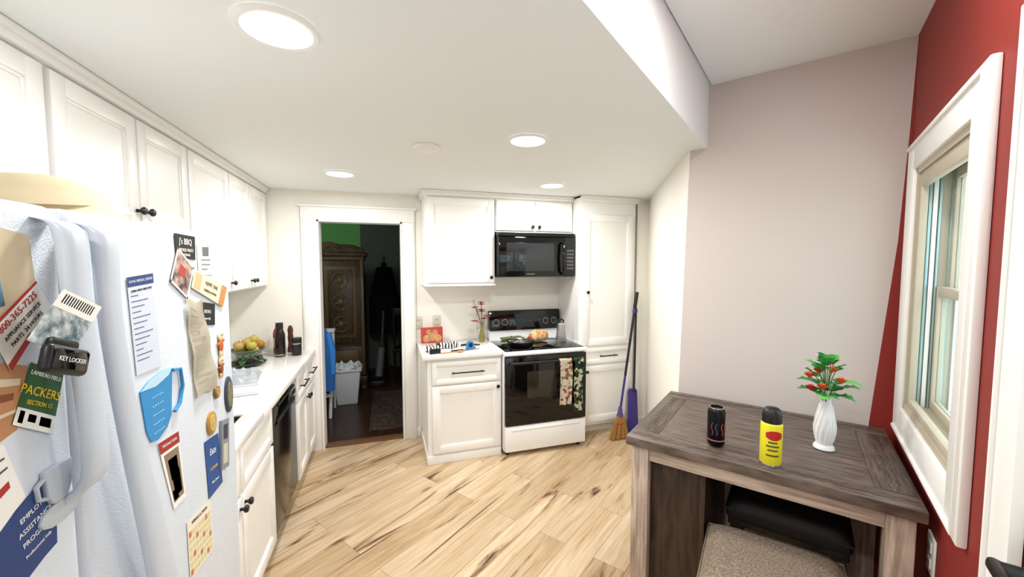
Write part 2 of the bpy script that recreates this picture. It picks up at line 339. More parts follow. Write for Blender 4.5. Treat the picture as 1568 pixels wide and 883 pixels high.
shaker(b,1.765,2.29,.875,2.11,F); shaker(b,1.765,2.29,.70,.85,F,.035); shaker(b,1.765,2.29,.13,.68,F); knob(b,1.80,F-.02,1.385); pull(b,1.93,2.12,F-.02,.775); knob(b,1.80,F-.02,.63); b.done()

b=MB('microwave_oven')
b.box(.955,1.71,3.41,3.798,1.53,1.935,BMAT,.004)
b.box(.957,1.60,3.38,3.41,1.535,1.895,BGLOSS,.012); b.box(1.605,1.708,3.385,3.41,1.535,1.895,BMAT,.006)
b.box(.957,1.708,3.385,3.41,1.90,1.932,BMAT,.004)
for i in range(5): b.box(.97,1.695,3.381,3.387,1.904+i*.0055,1.9065+i*.0055,BLK)
b.box(1.03,1.49,3.377,3.381,1.585,1.84,mat('microwave_window','#24282A',.04),.001)
b.tube([(1.575,3.38,1.86),(1.575,3.345,1.84),(1.575,3.335,1.7),(1.575,3.345,1.57),(1.575,3.38,1.55)],.013,BGLOSS,10)
b.box(1.62,1.695,3.382,3.386,1.82,1.865,mat('display_dark','#0A1512',.1))
GB=mat('button_grey','#5A5A5C',.5)
for r in range(6):
    for c in range(3): b.box(1.624+c*.024,1.642+c*.024,3.382,3.386,1.60+r*.033,1.618+r*.033,GB)
b.box(1.22,1.30,3.3785,3.380,1.555,1.563,GB); b.done()

b=MB('electric_range')
b.box(.942,1.708,3.17,3.78,.04,.875,APPW,.004)
b.box(.938,1.712,3.13,3.70,.875,.905,APPW,.008); b.box(.955,1.695,3.17,3.66,.903,.910,BGLOSS,.003)
b.box(.945,1.705,3.135,3.17,.27,.865,BGLOSS,.008)
b.box(1.14,1.41,3.131,3.137,.50,.73,mat('oven_window','#2A2620',.08),.001)
b.box(.945,1.705,3.135,3.17,.04,.262,APPW,.012); b.box(1.0,1.65,3.128,3.14,.222,.240,APPW,.006)
b.tube([(.98,3.135,.80),(.98,3.10,.815),(1.67,3.10,.815),(1.67,3.135,.80)],.012,BMAT,10)
b.box(.955,1.70,3.70,3.785,.875,1.0,APPW,.004)
b.prism([(3.68,1.0),(3.785,1.0),(3.785,1.19),(3.72,1.19)],.955,1.70,BGLOSS,TT=Matrix(((0,0,1,0),(1,0,0,0),(0,1,0,0),(0,0,0,1))),bev=.006)
for x in (1.02,1.11,1.54,1.63): b.lathe([(0,0),(.025,0),(.022,.02),(.012,.022),(0,.022)],BMAT,TT=T(x,3.695,1.08)@RX(78),seg=20); b.lathe([(.027,0),(.031,0),(.031,.001),(.027,.001)],mat('dial_white','#B5B5B5',.5),TT=T(x,3.693,1.08)@RX(78))
b.box(1.22,1.34,3.688,3.70,1.07,1.12,mat('clock_display','#16303A',.1)); 
for i in range(6): b.box(1.36+i*.022,1.373+i*.022,3.69,3.70,1.08,1.095,GB)
for x,y,r in ((1.13,3.3,.10),(1.52,3.3,.08),(1.13,3.53,.075),(1.52,3.53,.10)):
    b.lathe([(r,.9101),(r+.003,.9107),(r+.006,.9101)],GB,TT=T(x,y,0)); 
for x in (.98,1.66):
    for y in (3.2,3.7): b.cyl((x,y,0),(x,y,.045),.015,BMAT,10)
b.done()

# ---------------- fridge
FX=-.44; FT=1.731
b=MB('refrigerator')
b.box(-1.19,-.515,.42,1.372,.03,FT-.008,FRW,.006)
b.box(-.515,-.44,.42,.738,.09,FT,FRW,.016,seg=3); b.box(-.515,-.44,.748,1.372,.09,FT,FRW,.016,seg=3)
b.box(-.53,-.47,.43,1.365,.0,.085,GB,.004)
def strap_i(path):
    out=[]
    n=len(path)
    for i in range(n-1):
        p0=path[max(i-1,0)];p1=path[i];p2=path[i+1];p3=path[min(i+2,n-1)]
        for k in range(6):
            t=k/6
            out.append(tuple(.5*((2*p1[j])+(-p0[j]+p2[j])*t+(2*p0[j]-5*p1[j]+4*p2[j]-p3[j])*t*t+(-p0[j]+3*p1[j]-3*p2[j]+p3[j])*t**3) for j in range(5)))
    out.append(path[-1]); return out
b.strap(strap_i([(-.442,.704,1.712,.018,.006),(-.418,.705,1.704,.020,.010),(-.409,.703,1.68,.021,.011),(-.405,.699,1.61,.021,.009),(-.404,.708,1.48,.021,.009),(-.406,.717,1.37,.021,.009),(-.416,.722,1.335,.022,.010),(-.432,.724,1.32,.022,.010),(-.442,.725,1.305,.022,.006)]),FRH)
b.strap(strap_i([(-.442,.772,1.712,.018,.006),(-.418,.772,1.704,.020,.010),(-.409,.771,1.68,.022,.011),(-.405,.766,1.58,.022,.009),(-.404,.780,1.46,.022,.009),(-.404,.803,1.34,.024,.009),(-.404,.837,1.20,.030,.010),(-.405,.876,1.05,.038,.011),(-.406,.912,.90,.040,.012),(-.415,.93,.80,.04,.012),(-.442,.93,.76,.036,.006)]),FRH)
for x in (-1.1,-.6):
    for y in (.5,1.3): b.cyl((x,y,0),(x,y,.04),.02,BMAT,10)
b.done()
NF=Matrix(((0,0,1,0),(1,0,0,0),(0,1,0,0),(0,0,0,1)))
def note(name,pts,col,off=.0005,th=.0006,texts=(),bands=(),nz=None,col2=None,rough=.55):
    """pts: TL,TR,BR,BL in mm (Y,Z)"""
    b=MB(name); P=[Vector((p[0]/1000,p[1]/1000)) for p in pts]
    m=mat(name+'_'+col.strip('#')+str(len(_M)),col,rough,nz=nz,col2=col2)
    x=FX+off
    b.prism([tuple(p) for p in P],x,x+th,m,TT=NF)
    def uv(u,v):
        a=P[0].lerp(P[1],u); c=P[3].lerp(P[2],u); return a.lerp(c,v)
    for (u0,v0,u1,v1,c) in bands:
        q=[uv(u0,v0),uv(u1,v0),uv(u1,v1),uv(u0,v1)]
        b.prism([tuple(k) for k in q],x+th,x+th+.0003,mat('ink_'+c,c,.5),TT=NF)
    ang=math.atan2((P[1]-P[0]).y,(P[1]-P[0]).x)
    for tx in texts:
        u,v,s,c,str_=tx[:5]; ra=tx[5] if len(tx)>5 else 0
        q=uv(u,v); b.text(str_,s,mat('ink_'+c,c,.5),TT=NF@T(q.x,q.y,x+th+.0004)@Matrix.Rotation(ang+math.radians(ra),4,'Z'))
    b.done()
W='#F5F3EC'
note('paper_note',[(560,1708),(682,1687),(687,1628),(600,1560)],'#D9C7A5',nz=(20,.15))
note('photo_card',[(600,1662),(633,1652),(640,1600),(600,1590)],'#6FA3C4',.0014,nz=(40,.5),col2='#3A4E5E')
note('event_ticket',[(615,1575),(685,1628),(708,1591),(640,1519)],W,.0022,texts=[(.5,.24,.0125,'#B02A22','800-365-7225'),(.5,.5,.0075,'#222222','APPLIANCE SERVICE'),(.5,.72,.0075,'#222222','PARTS  24 HOURS')],bands=[(0,0,1,.08,'#B02A22'),(0,.85,.5,1,'#B02A22')])
s_=.385/.44
def sc(p): return (p[0]*s_,1650+(p[1]-1650)*s_)
note('photo_card',[sc(p) for p in ((739,1614),(815,1580),(743,1515),(672,1552))],'#41606A',.053,th=.001,nz=(60,.7),col2='#DCE3DF',bands=[(.0,.0,1,.34,W)]+[(.1+i*.06,.06,.13+i*.06,.24,'#222222') for i in range(13)])
note('admission_ticket',[(670,1523),(722,1496),(694,1418),(636,1454)],'#2E5B33',.0018,texts=[(.47,.42,.0165,'#F2C81E','PACKERS'),(.5,.14,.0075,W,'LAMBEAU FIELD'),(.5,.60,.008,'#F2C81E','SECTION 12')],bands=[(0,.72,1,1,W),(.08,.76,.2,.95,'#333333'),(.3,.78,.5,.9,'#333333'),(.6,.78,.9,.92,'#333333')])
note('paper_note',[(590,1545),(665,1520),(644,1445),(585,1430)],'#C98F5E',.0008,nz=(30,.3),bands=[(.2,.2,.9,.3,'#E7D5B5'),(.2,.4,.8,.5,'#8B4A25'),(.2,.65,.9,.7,'#E7D5B5')])
b=MB('program_magnet')
poly=[(.600,1.335),(.640,1.349),(.668,1.362),(.693,1.359),(.700,1.33),(.692,1.30),(.690,1.267),(.668,1.262),(.640,1.252),(.618,1.262),(.600,1.26)]
b.prism(poly,FX+.0005,FX+.002,mat('magnet_navy','#1E3E78',.45),TT=NF)
for i,(s,tx) in enumerate(((.0095,'EMPLOYEE'),(.0095,'ASSISTANCE'),(.0095,'PROGRAM'),(.006,'Professional help'))): b.text(tx,s,mat('ink_'+W,W),TT=NF@T(.658+.001*i,1.334-.0165*i,FX+.0023)@RZ(14))
b.done()
note('paper_note',[(600,1440),(622,1436),(646,1358),(600,1330)],W,.0022,bands=[(.2,.2,.8,.23,'#555555'),(.2,.35,.8,.38,'#555555'),(.2,.55,.7,.65,'#B02A22')])
note('contact_list_paper',[(879,1626),(963,1632),(974,1443),(892,1445)],'#D5DCE8',.0012,bands=[(0,0,1,.10,'#24457F')]+[(.08,.19+i*.055,.35+.5*((i*37)%10)/10,.20+i*.055,'#5A6B8C') for i in range(13)],texts=[(.5,.05,.0065,W,'ROYAL MEDICAL CENTER'),(.5,.145,.0055,'#333333','LIVING-TRUST DIRECTORY')])
b=MB('measuring_cup_magnet')
poly=[(898,1412),(930,1425),(975,1432),(1015,1430),(1012,1400),(1003,1330),(985,1312),(950,1300),(925,1305),(912,1330)]
b.prism([(p[0]/1000,p[1]/1000) for p in poly],FX+.0005,FX+.0025,mat('cup_blue','#2E8FCB',.4),TT=NF)
b.tube([(FX+.0045,1.012,1.425),(FX+.0045,1.045,1.42),(FX+.0045,1.052,1.38),(FX+.0045,1.035,1.345),(FX+.0045,1.012,1.335)],.0035,mat('cup_blue'),8)
b.prism([(.900,1.412),(.93,1.425),(.975,1.432),(1.015,1.430),(1.0,1.418),(.95,1.408)],FX+.0025,FX+.003,mat('cup_light','#BFE0F2',.4),TT=NF)
for i in range(5): b.text('- - - - -',.014,mat('ink_'+W,W),TT=NF@T(.955,1.39-i*.018,FX+.0027))
b.done()
note('greeting_card',[(947,1292),(1029,1285),(1046,1127),(994,1128)],W,.0012,bands=[(0,0,1,.16,'#A32A2A'),(.12,.2,.9,.92,'#8E7A66'),(.25,.3,.75,.6,'#3B2A22'),(.3,.5,.8,.85,'#B58A66'),(.15,.75,.5,.9,'#A32A2A')],texts=[(.5,.08,.008,W,'THE DAILY DOG')])
note('restaurant_card',[(1055,1718),(1155,1716),(1152,1660),(1059,1665)],'#141414',.0012,texts=[(.5,.3,.020,W,"J's BBQ"),(.5,.65,.010,W,'SMOKED MEATS'),(.5,.85,.008,W,'CATERING')])
note('paper_note',[(1163,1700),(1260,1703),(1251,1622),(1166,1624)],W,.0010,bands=[(.3,.1,.7,.4,'#666666'),(.2,.5,.8,.55,'#888888'),(.2,.65,.8,.7,'#888888'),(.2,.8,.6,.85,'#888888')])
note('photo_card',[(1066,1688),(1139,1641),(1099,1569),(1025,1614)],'#3B3034',.0022,nz=(45,.6),col2='#D8B7A5',bands=[(.0,.0,1,.06,W),(0,.94,1,1,W),(0,0,.06,1,W),(.94,0,1,1,W),(.3,.3,.6,.6,'#B53A36')])
note('admission_ticket',[(1139,1638),(1337,1582),(1300,1530),(1118,1595)],'#E4D9BC',.0035,bands=[(.05,.1,.22,.9,'#D0B887'),(.82,.0,1,1,'#C98B4E')],texts=[(.52,.35,.014,'#5A3B20','ADMIT ONE'),(.52,.7,.009,'#5A3B20','GENERAL SEATING')])
note('business_card',[(1159,1558),(1254,1543),(1248,1487),(1160,1498)],'#17181A',.0012,texts=[(.5,.4,.012,W,'BISTRO'),(.5,.7,.008,W,'open daily')])
b=MB('receipt_paper')
PP=mat('receipt_cream','#E6DFCB',.7,nz=(30,.08)); INK=mat('ink_pencil','#8A8474',.7)
def rf(u,v):
    y=1.085+.03*v+ u*(.085+.045*v); z=1.568-.235*v - .012*u+.004*math.sin(u*9+v*5)
    return Vector((FX+.003+.0025*(1+math.sin(v*14+u*3)),y,z))
b.grid(rf,10,24,PP,th=.0005)
for i in range(11):
    v=.1+i*.075; p=rf(.12,v); q=rf(.12+.3+.4*((i*31)%7)/7,v); b.tube([p+Vector((.0015,0,0)),(p+q)/2+Vector((.0022,0,.001)),q+Vector((.0015,0,0))],.0006,INK,5)
b.done()
def disc(name,y,z,r,col,col2='#E8D8A8',ry=None):
    b=MB(name); ry=ry or r
    b.lathe([(0,0),(1,0),(1,.004),(.9,.006),(0,.006)],mat(name+col,col,.35),TT=T(FX+.0005,y,z)@RY(90)@Matrix.Diagonal((ry,r,1,1)),seg=24)
    b.lathe([(0,.006),(.72,.006),(.7,.0072),(0,.0075)],mat(name+col2,col2,.4,nz=(120,.5)),TT=T(FX+.0005,y,z)@RY(90)@Matrix.Diagonal((ry,r,1,1)),seg=24)
    b.done()
def figure(name,y,z,s,c1,c2):
    b=MB(name); A=mat(name+c1,c1,.5); B2=mat(name+c2,c2,.5)
    b.sph((FX+.004,y,z+.55*s),(.004,.38*s,.36*s),B2,14); b.sph((FX+.004,y,z-.1*s),(.004,.36*s,.5*s),A,14)
    b.sph((FX+.004,y-.35*s,z+.05*s),(.003,.26*s,.12*s),A,10); b.sph((FX+.004,y+.38*s,z+.2*s),(.003,.24*s,.12*s),A,10)
    b.sph((FX+.004,y-.16*s,z-.62*s),(.003,.14*s,.26*s),B2,10); b.sph((FX+.004,y+.18*s,z-.62*s),(.003,.14*s,.26*s),B2,10)
    b.sph((FX+.0075,y-.13*s,z+.62*s),(.0012,.06*s,.06*s),BLK,8); b.sph((FX+.0075,y+.12*s,z+.62*s),(.0012,.06*s,.06*s),BLK,8); b.done()
figure('cartoon_magnet',1.275,1.43,.040,'#C9632E','#F0D9B0'); figure('cartoon_magnet',1.270,1.365,.032,'#8E4A2A','#E8B98A')
disc('round_magnet',1.236,1.307,.017,'#7A5A34','#D9A24F'); disc('oval_magnet',1.318,1.275,.026,'#3A3F52','#8E8A6A',.052)
disc('souvenir_magnet',1.195,1.238,.026,'#B08438','#E5C46E',.03)
note('bottle_opener_magnet',[(1250,1222),(1300,1212),(1285,1078),(1235,1092)],'#8B8F96',.0012,.006,bands=[(.2,.1,.8,.4,'#3A3A42'),(.2,.5,.8,.9,'#C9C3B0')])
note('restaurant_card',[(1152,1205),(1236,1195),(1251,1050),(1163,1052)],'#1D4E8F',.0012,texts=[(.5,.25,.024,W,'Eats'),(.5,.55,.012,'#F2C81E','& Drinks'),(.5,.8,.009,W,'Main Street')])
note('calendar_page',[(1045,1066),(1168,1050),(1175,914),(1047,925)],'#EFE9D4',.0012,bands=[(.04+i*.135,.2+j*.13,.14+i*.135,.3+j*.13,('#E0D29A' if (i+j*3)%5 else '#C97B5A')) for i in range(7) for j in range(6)],texts=[(.5,.09,.011,'#333333','WINGS-A-THON')])
b=MB('teacup_magnet'); CH=mat('china_white','#BFC8D0',.25)
b.prism([(.700,1.385),(.748,1.385),(.744,1.350),(.735,1.335),(.712,1.335),(.703,1.350)],FX+.0005,FX+.008,CH,TT=NF@T(-.03,-.01,0),bev=.002)
b.tube([(FX+.004,.674,1.366),(FX+.004,.66,1.36),(FX+.004,.662,1.342),(FX+.004,.676,1.337)],.003,CH,8)
b.prism([(.66+.036*(1+math.cos(a*.5236)),1.308+.016*math.sin(a*.5236)) for a in range(12)],FX+.0005,FX+.006,CH,TT=NF,bev=.002); b.done()
b=MB('magnetic_key_box'); 
M=NF@T(.628,1.531,FX+.0545)@RZ(-20)
b.box(-.034,.034,-.017,.017,0,.013,BMAT,.006,TT=M,seg=3); b.box(-.029,.029,-.012,.012,.0125,.0140,BGLOSS,.001,TT=M); b.text('KEY LOCKER',.0078,mat('ink_'+W),TT=M@T(0,0,.0145)); b.box(-.028,.016,.014,.026,.0,.010,BMAT,.004,TT=M)
b.done()

b=MB('curled_paper_sheet'); CP=mat('cream_paper','#E6DCC6',.6)
prof_=[(.55,.003),(.68,.020),(.81,.050),(.93,.074),(1.04,.072),(1.12,.056),(1.18,.030)]
def pz(y):
    for (a,za),(c,zc_) in zip(prof_,prof_[1:]):
        if y<=c: return za+(zc_-za)*(y-a)/(c-a)
    return prof_[-1][1]
def cf2(u,v):
    y=.55+.63*u; z=(pz(max(.55,y-.025))+pz(y)+pz(min(1.18,y+.025)))/3
    return Vector((-.84+.29*v,y-.03*v,FT+z))
b.grid(cf2,40,4,CP,th=.0015)
b.grid(lambda u,v: Vector((-.84+.27*v,.84+.20*math.sin(u*3.0),FT+.020-.018*math.cos(u*6.0))),24,3,CP,th=.0012)
b.done()
b=MB('serving_tray'); b.box(-.90,-.54,1.22,1.365,FT+.001,FT+.018,APPW,.008); b.box(-.88,-.56,1.235,1.35,FT+.018,FT+.024,APPW,.003); b.done()

# ---------------- table (MR frame)
def wood(name,c1,c2,st,scale=6,rough=.45):
    return mat(name,c1,rough,nz=(scale,0),col2=c2,stretch=st,bump=(scale*6,.25))
def table():
    W1=wood('table_top_wood','#75665C','#443933',(1.5,18,4),6,.34); W2=wood('table_border_wood','#66584F','#3E342E',(18,1.5,4),6,.34); W3=wood('table_leg_wood','#D2C0AF','#A08C7C',(12,12,1.0)); W3h=wood('table_apron_wood','#D2C0AF','#A08C7C',(1.0,12,12)); W4=wood('table_panel_wood','#4A362B','#2A1F18',(8,8,1)); ENG=mat('engraved_line','#2E2622',.7)
    b=MB('dining_table')
    Lx=.915; Ly=.745; z0=.878; z1=.915
    b.box(0,Lx,.0,.10,z0,z1,W1,.003); b.box(0,Lx,Ly-.10,Ly,z0,z1,W1,.003)
    n=4; w=(Ly-.2)/n
    b.box(0,.11,.1,Ly-.1,z0,z1,W2,.003); b.box(Lx-.11,Lx,.1,Ly-.1,z0,z1,W2,.003)
    for i in range(n): b.box(.11,Lx-.11,.1+i*w,.1+(i+1)*w,z0,z1-.0005,W1,.002)
    for yb in (.05,Ly-.05):
        for k in range(3):
            pts=[(.01+(Lx-.02)*t/90,yb+(k-1)*.011+.006*math.sin(t*1.35),z1+.0000) for t in range(91)]
            b.tube(pts,.0008,ENG,4)
    for xb in (.055,Lx-.055):
        for k in range(3):
            pts=[(xb+(k-1)*.011+.006*math.sin(t*1.35),.11+(Ly-.22)*t/60,z1+.0000) for t in range(61)]
            b.tube(pts,.0008,ENG,4)
    i=.02; a=.07
    for x in (i,Lx-i-a):
        for y in (i,Ly-i-a): b.box(x,x+a,y,y+a,0,z0,W3,.004)
    for y in (i+.01,Ly-i-.035): b.box(i+a,Lx-i-a,y,y+.025,z0-.06,z0,W3h,.002)
    for x in (i+.01,Lx-i-.035): b.box(x,x+.025,i+a,Ly-i-a,z0-.06,z0,W3,.002)
    b.box(Lx-.305,Lx-.285,i+a,Ly-i-.040,.14,z0-.002,W4,.002); b.box(Lx-.285,Lx-.05,i+.03,Ly-.06,.14,.16,W4,.002)
    b.box(Lx-.285,Lx-i-a,Ly-.085,Ly-.065,.16,z0-.061,W4,.002); b.box(Lx-.285,Lx-.05,i+.05,i+.065,.14,z0-.076,W4,.002)
    b.box(Lx-.05,Lx-.035,i+a,Ly-i-a,.14,z0-.061,W4,.002)
    o=b.done((0,0,0))
    MT=MR@T(.020,-.036,0)@RZ(.8)@Matrix(((0,1,0,0),(-1,0,0,0),(0,0,1,0),(0,0,0,1)))
    o.matrix_world=MT
table()
def stool(name,cx,cy,rot,seatm,framem,h=.62,w=.42,d=.34):
    b=MB(name)
    L=w/2; D=d/2
    def top(u,v):
        x=(u*2-1); y=(v*2-1); e=(1-abs(x)**5)*(1-abs(y)**5)
        return Vector((x*L*.97,y*D*.97,h-.03+.045*max(0,e)**.45))
    b.box(-L,L,-D,D,h-.075,h-.018,seatm,.022,seg=4)
    b.grid(top,24,24,seatm)
    b.tube([(-L,-D,h-.03),(L,-D,h-.03),(L,D,h-.03),(-L,D,h-.03)],.004,seatm,6,closed=True)
    b.box(-L+.01,L-.01,-D+.01,D-.01,h-.10,h-.07,framem,.004)
    for sx in (-1,1):
        for sy in (-1,1):
            b.hexa([(sx*(L-.0)-.02,sy*(D-.0)-.02,0),(sx*L+.02,sy*D-.02,0),(sx*L+.02,sy*D+.02,0),(sx*L-.02,sy*D+.02,0),(sx*(L-.04)-.02,sy*(D-.035)-.02,h-.08),(sx*(L-.04)+.02,sy*(D-.035)-.02,h-.08),(sx*(L-.04)+.02,sy*(D-.035)+.02,h-.08),(sx*(L-.04)-.02,sy*(D-.035)+.02,h-.08)],framem)
    for z,sx in ((.18,1),(.18,-1)): b.box(sx*(L-.01)-.01,sx*(L-.01)+.01,-D+.01,D-.01,z-.015,z+.015,framem,.003)
    for sy in (-1,1): b.box(-L+.02,L-.02,sy*(D-.02)-.01,sy*(D-.02)+.01,.25,.28,framem,.003)
    b.box(-L+.02,L-.02,-D+.005,-D+.025,h-.17,h-.14,framem,.003)
    o=b.done((0,0,0)); o.matrix_world=MR@T(cx,cy,0)@RZ(90+rot)
LIN=mat('linen_beige','#9C8C7A',.9,nz=(160,0),col2='#6A5C4E',bump=(300,.8))
BLS=mat('black_upholstery','#1E1B1B',.6,bump=(120,.3)); BLW=mat('black_wood','#1A1614',.4)
stool('bar_stool',.865,-.40,4,LIN,wood('stool_wood','#8E7B6C','#5E4F44',(8,8,1)),.635,.42,.38)
stool('saddle_stool',.40,-.375,0,BLS,BLW,.645,.42,.30)

# ---------------- table items
p=MRP(.647,-.615); TZ=.9158
b=MB('energy_drink_can'); CB=mat('can_black','#14141A',.25,.6)
b.lathe([(0,.003),(.024,.0),(.028,.004),(.033,.012),(.033,.142),(.030,.149),(.0265,.153),(.0265,.157),(.0245,.157),(.0235,.152),(0,.152)],CB,TT=T(p.x,p.y,TZ))
for k,(a0,c) in enumerate(((196,'#8E3A34'),(224,'#34507E'),(262,'#A85040'),(290,'#A8622E'))):
    b.grid(lambda u,v,a0=a0:Vector((.0333*math.cos(math.radians(a0+6*u+6*math.sin(v*7))),.0333*math.sin(math.radians(a0+6*u+6*math.sin(v*7))),.05+.05*v)),4,10,mat('can_'+c,c,.3),TT=T(p.x,p.y,TZ))
b.lathe([(.0334,.026),(.0334,.031)],mat('can_pink','#B8607E',.4),TT=T(p.x,p.y,TZ))
b.lathe([(.0266,.1535),(.0266,.1575),(.024,.158)],CHROME,TT=T(p.x,p.y,TZ)); b.done()
p=MRP(.70,-.425)
b=MB('spray_can'); YL=mat('spray_yellow','#E6DC2C',.35); MS=T(p.x,p.y,TZ)@Matrix.Scale(1.06,4)
b.lathe([(0,.0),(.031,0),(.033,.004),(.033,.142),(.031,.149),(.027,.154)],YL,TT=MS)
b.grid(lambda u,v:Vector((.0334*math.cos(math.radians(190+90*u)),.0334*math.sin(math.radians(190+90*u)),.112+.030*math.sin(math.pi*(.15+.7*u))*(v-.5)*1.1)),14,4,mat('spray_red','#B8261E',.4),TT=MS)
b.lathe([(.0332,.0),(.0335,.002),(.0335,.008),(.033,.01)],CHROME,TT=MS)
b.lathe([(.030,.150),(.030,.176),(.027,.190),(.02,.199),(0,.203)],BMAT,TT=MS)
for z,w in ((.085,24),(.072,34),(.058,26),(.04,34)):
    b.grid(lambda u,v:Vector((.0336*math.cos(math.radians(228+w*2*(u-.5))),.0336*math.sin(math.radians(228+w*2*(u-.5))),z+.006*v)),8,1,mat('label_dark','#5A5A2A',.5),TT=MS)
b.done()
p=MRP(.425,-.262)
b=MB('milk_glass_vase'); MG=mat('milk_glass','#F2F4F5',.15); VS=1.22
prof=[(0,.004),(.030,0),(.034,.003),(.033,.010),(.026,.018),(.028,.03),(.033,.055),(.034,.075),(.028,.11),(.019,.145),(.015,.165),(.016,.185),(.022,.197),(.020,.197),(.013,.180),(.012,.165),(0,.16)]
b.lathe([(r*1.05,z*VS) for r,z in prof],MG,TT=T(p.x,p.y,TZ))
for k in range(14):
    a=k*2*math.pi/14
    b.tube([((r*1.05+.0005)*math.cos(a+z*6),(r*1.05+.0005)*math.sin(a+z*6),z*VS) for r,z in ((.028,.03),(.033,.055),(.034,.075),(.0315,.095),(.025,.12),(.019,.145))],.0017,MG,6,TT=T(p.x,p.y,TZ))
b.done()
def leaf(b,base,d,ln,w,m,droop=.3,fold=.15,lobes=0,TT=I4):
    d=Vector(d).normalized(); side=d.cross(Vector((0,0,1))); side=side.normalized() if side.length>1e-4 else Vector((1,0,0)); up=side.cross(d)
    base=Vector(base)
    def f(u,v):
        s=v; ww=w*math.sin(math.pi*min(1,s*.96+.03))**.8
        if lobes: ww*=(1.3-.55*abs(math.sin(s*lobes*math.pi)))
        q=(u-.5)*2
        return base+d*(ln*s)+side*(q*ww)+up*(abs(q)*ww*fold)+Vector((0,0,-droop*ln*s*s))
    b.grid(f,4,14,m,TT=TT)
b=MB('flower_bouquet'); LG=mat('leaf_green','#3A9A45',.5,nz=(40,.4)); LG2=mat('leaf_green_light','#63B552',.5); OR=mat('petal_orange','#F07A3C',.5,nz=(60,.3)); RD=mat('petal_red','#C8452E',.55); STM=mat('stem_green','#4C8A3A',.6)
top=Vector((p.x,p.y,TZ+.235)); K=1.6
random.seed(3)
camd=(Vector((0,0,0))-Vector((p.x,p.y,0))).normalized(); rt=Vector((-camd.y,camd.x,0))
def V3(r,c,z): return top+rt*r*K+camd*c*K+Vector((0,0,z*K))
heads=[(-.034,.03,.034,OR),(-.008,.042,.012,OR),(.008,.035,.055,OR),(-.030,.035,.004,RD),(.026,.03,.030,OR),(-.016,.03,.048,RD)]
for r,c,z,m in heads:
    h=V3(r,c,z); b.tube([top-Vector((0,0,.08)),top.lerp(h,.5)+Vector((0,0,.01)),h],.002,STM,6)
    for k in range(9):
        a=k*2*math.pi/9; leaf(b,h,(math.cos(a),math.sin(a),.7+.5*(k%2)),.027,.011,m,.1,.3)
    for k in range(5):
        a=k*2*math.pi/5+.3; leaf(b,h,(math.cos(a),math.sin(a),2.2),.024,.009,m,.0,.3)
    b.sph(h+Vector((0,0,.006)),.008,RD,10)
for r,c,z,l in [(-.035,.01,.02,.065),(.035,.01,.03,.07),(.045,0,.01,.06),(-.045,.02,-.002,.05),(0,.05,-.005,.045),(.0,0,.085,.05),(-.02,0,.095,.045),(.02,0,.09,.05),(-.04,0,.07,.05),(.04,.02,-.005,.045),(-.01,.03,.09,.04),(.03,.01,.07,.05),(.012,.02,.10,.04),(-.02,.04,.075,.05),(.03,.03,.012,.05),(-.045,.01,.045,.05)]:
    s0=V3(r*.5,c,z*.75); d=(V3(r,c,z)-top); d.z=abs(d.z)*.6+.01; d+=Vector((random.uniform(-.02,.02),random.uniform(-.02,.02),random.uniform(0,.03)))
    b.tube([top-Vector((0,0,.06)),top.lerp(s0,.6),s0],.0016,STM,6)
    m_=LG if random.random()<.65 else LG2
    leaf(b,s0,d,l*1.3,.027,m_,.35,.25,lobes=3)
    leaf(b,s0,Vector((-d.y,d.x,.3*d.z+.02)),l*.95,.021,LG,.4,.25,lobes=3)
    leaf(b,s0,Vector((d.y,-d.x,.3*d.z+.03)),l*.85,.020,LG,.4,.25,lobes=3)
b.done()

# ---------------- left counter items
CT=.9148
b=MB('fruit_bowl'); GLB=mat('bowl_glass_grey','#8A8F8C',.1,trans=.5)
bx,by=-1.05,3.60
b.lathe([(0,.004),(.05,0),(.055,.004),(.09,.03),(.12,.06),(.125,.062),(.12,.066),(.088,.037),(.05,.012),(0,.010)],GLB,TT=T(bx,by,CT))
for i,(x,y,z,c) in enumerate(((-.05,-.03,.055,'#C9B84A'),(.05,-.035,.057,'#D6C25A'),(0,.045,.057,'#B7B24A'),(-.005,-.01,.115,'#D2B84E'),(.075,.03,.09,'#C98A3A'),(-.075,.035,.085,'#9BA63E'),(.045,-.07,.10,'#C7BD56'),(-.04,-.07,.10,'#C9A65A'),(.03,.04,.13,'#CDBB5A'))):
    q=mat('apple_'+c,c,.35,nz=(25,.25)); cx,cy,cz=bx+x,by+y,CT+z
    b.lathe([(0,-.028),(.012,-.034),(.028,-.026),(.037,-.004),(.035,.016),(.022,.029),(.008,.03),(0,.022)],q,TT=T(cx,cy,cz),seg=18); b.cyl((cx,cy,cz+.022),(cx+.004,cy,cz+.042),.0015,mat('twig','#4A3520',.8),6)
b.done()
b=MB('salad_plate'); px,py=-.98,3.31
b.lathe([(0,.003),(.06,0),(.065,.003),(.12,.014),(.13,.018),(.128,.021),(.06,.007),(0,.006)],mat('plate_dark','#3C4038',.2),TT=T(px,py,CT)); 
random.seed(5)
for k in range(44):
    a=random.uniform(0,6.28); r=random.uniform(0,.09); leaf(b,(px+r*math.cos(a),py+r*math.sin(a),CT+.015+random.uniform(0,.045)),(math.cos(a+random.uniform(-1,1)),math.sin(a),random.uniform(.1,.7)),random.uniform(.04,.08),.014,(LG,mat('leaf_dark','#2C4A2A',.5),mat('leaf_purple','#4A2A38',.5))[k%3],.5,.2)
b.done()
def bottle(name,x,y,prof,m,extra=()):
    b=MB(name); b.lathe(prof,m,TT=T(x,y,CT)); 
    for pr,mm in extra: b.lathe(pr,mm,TT=T(x,y,CT))
    b.done()
DKB=mat('thermos_brown_black','#2A1E1C',.25,.5)
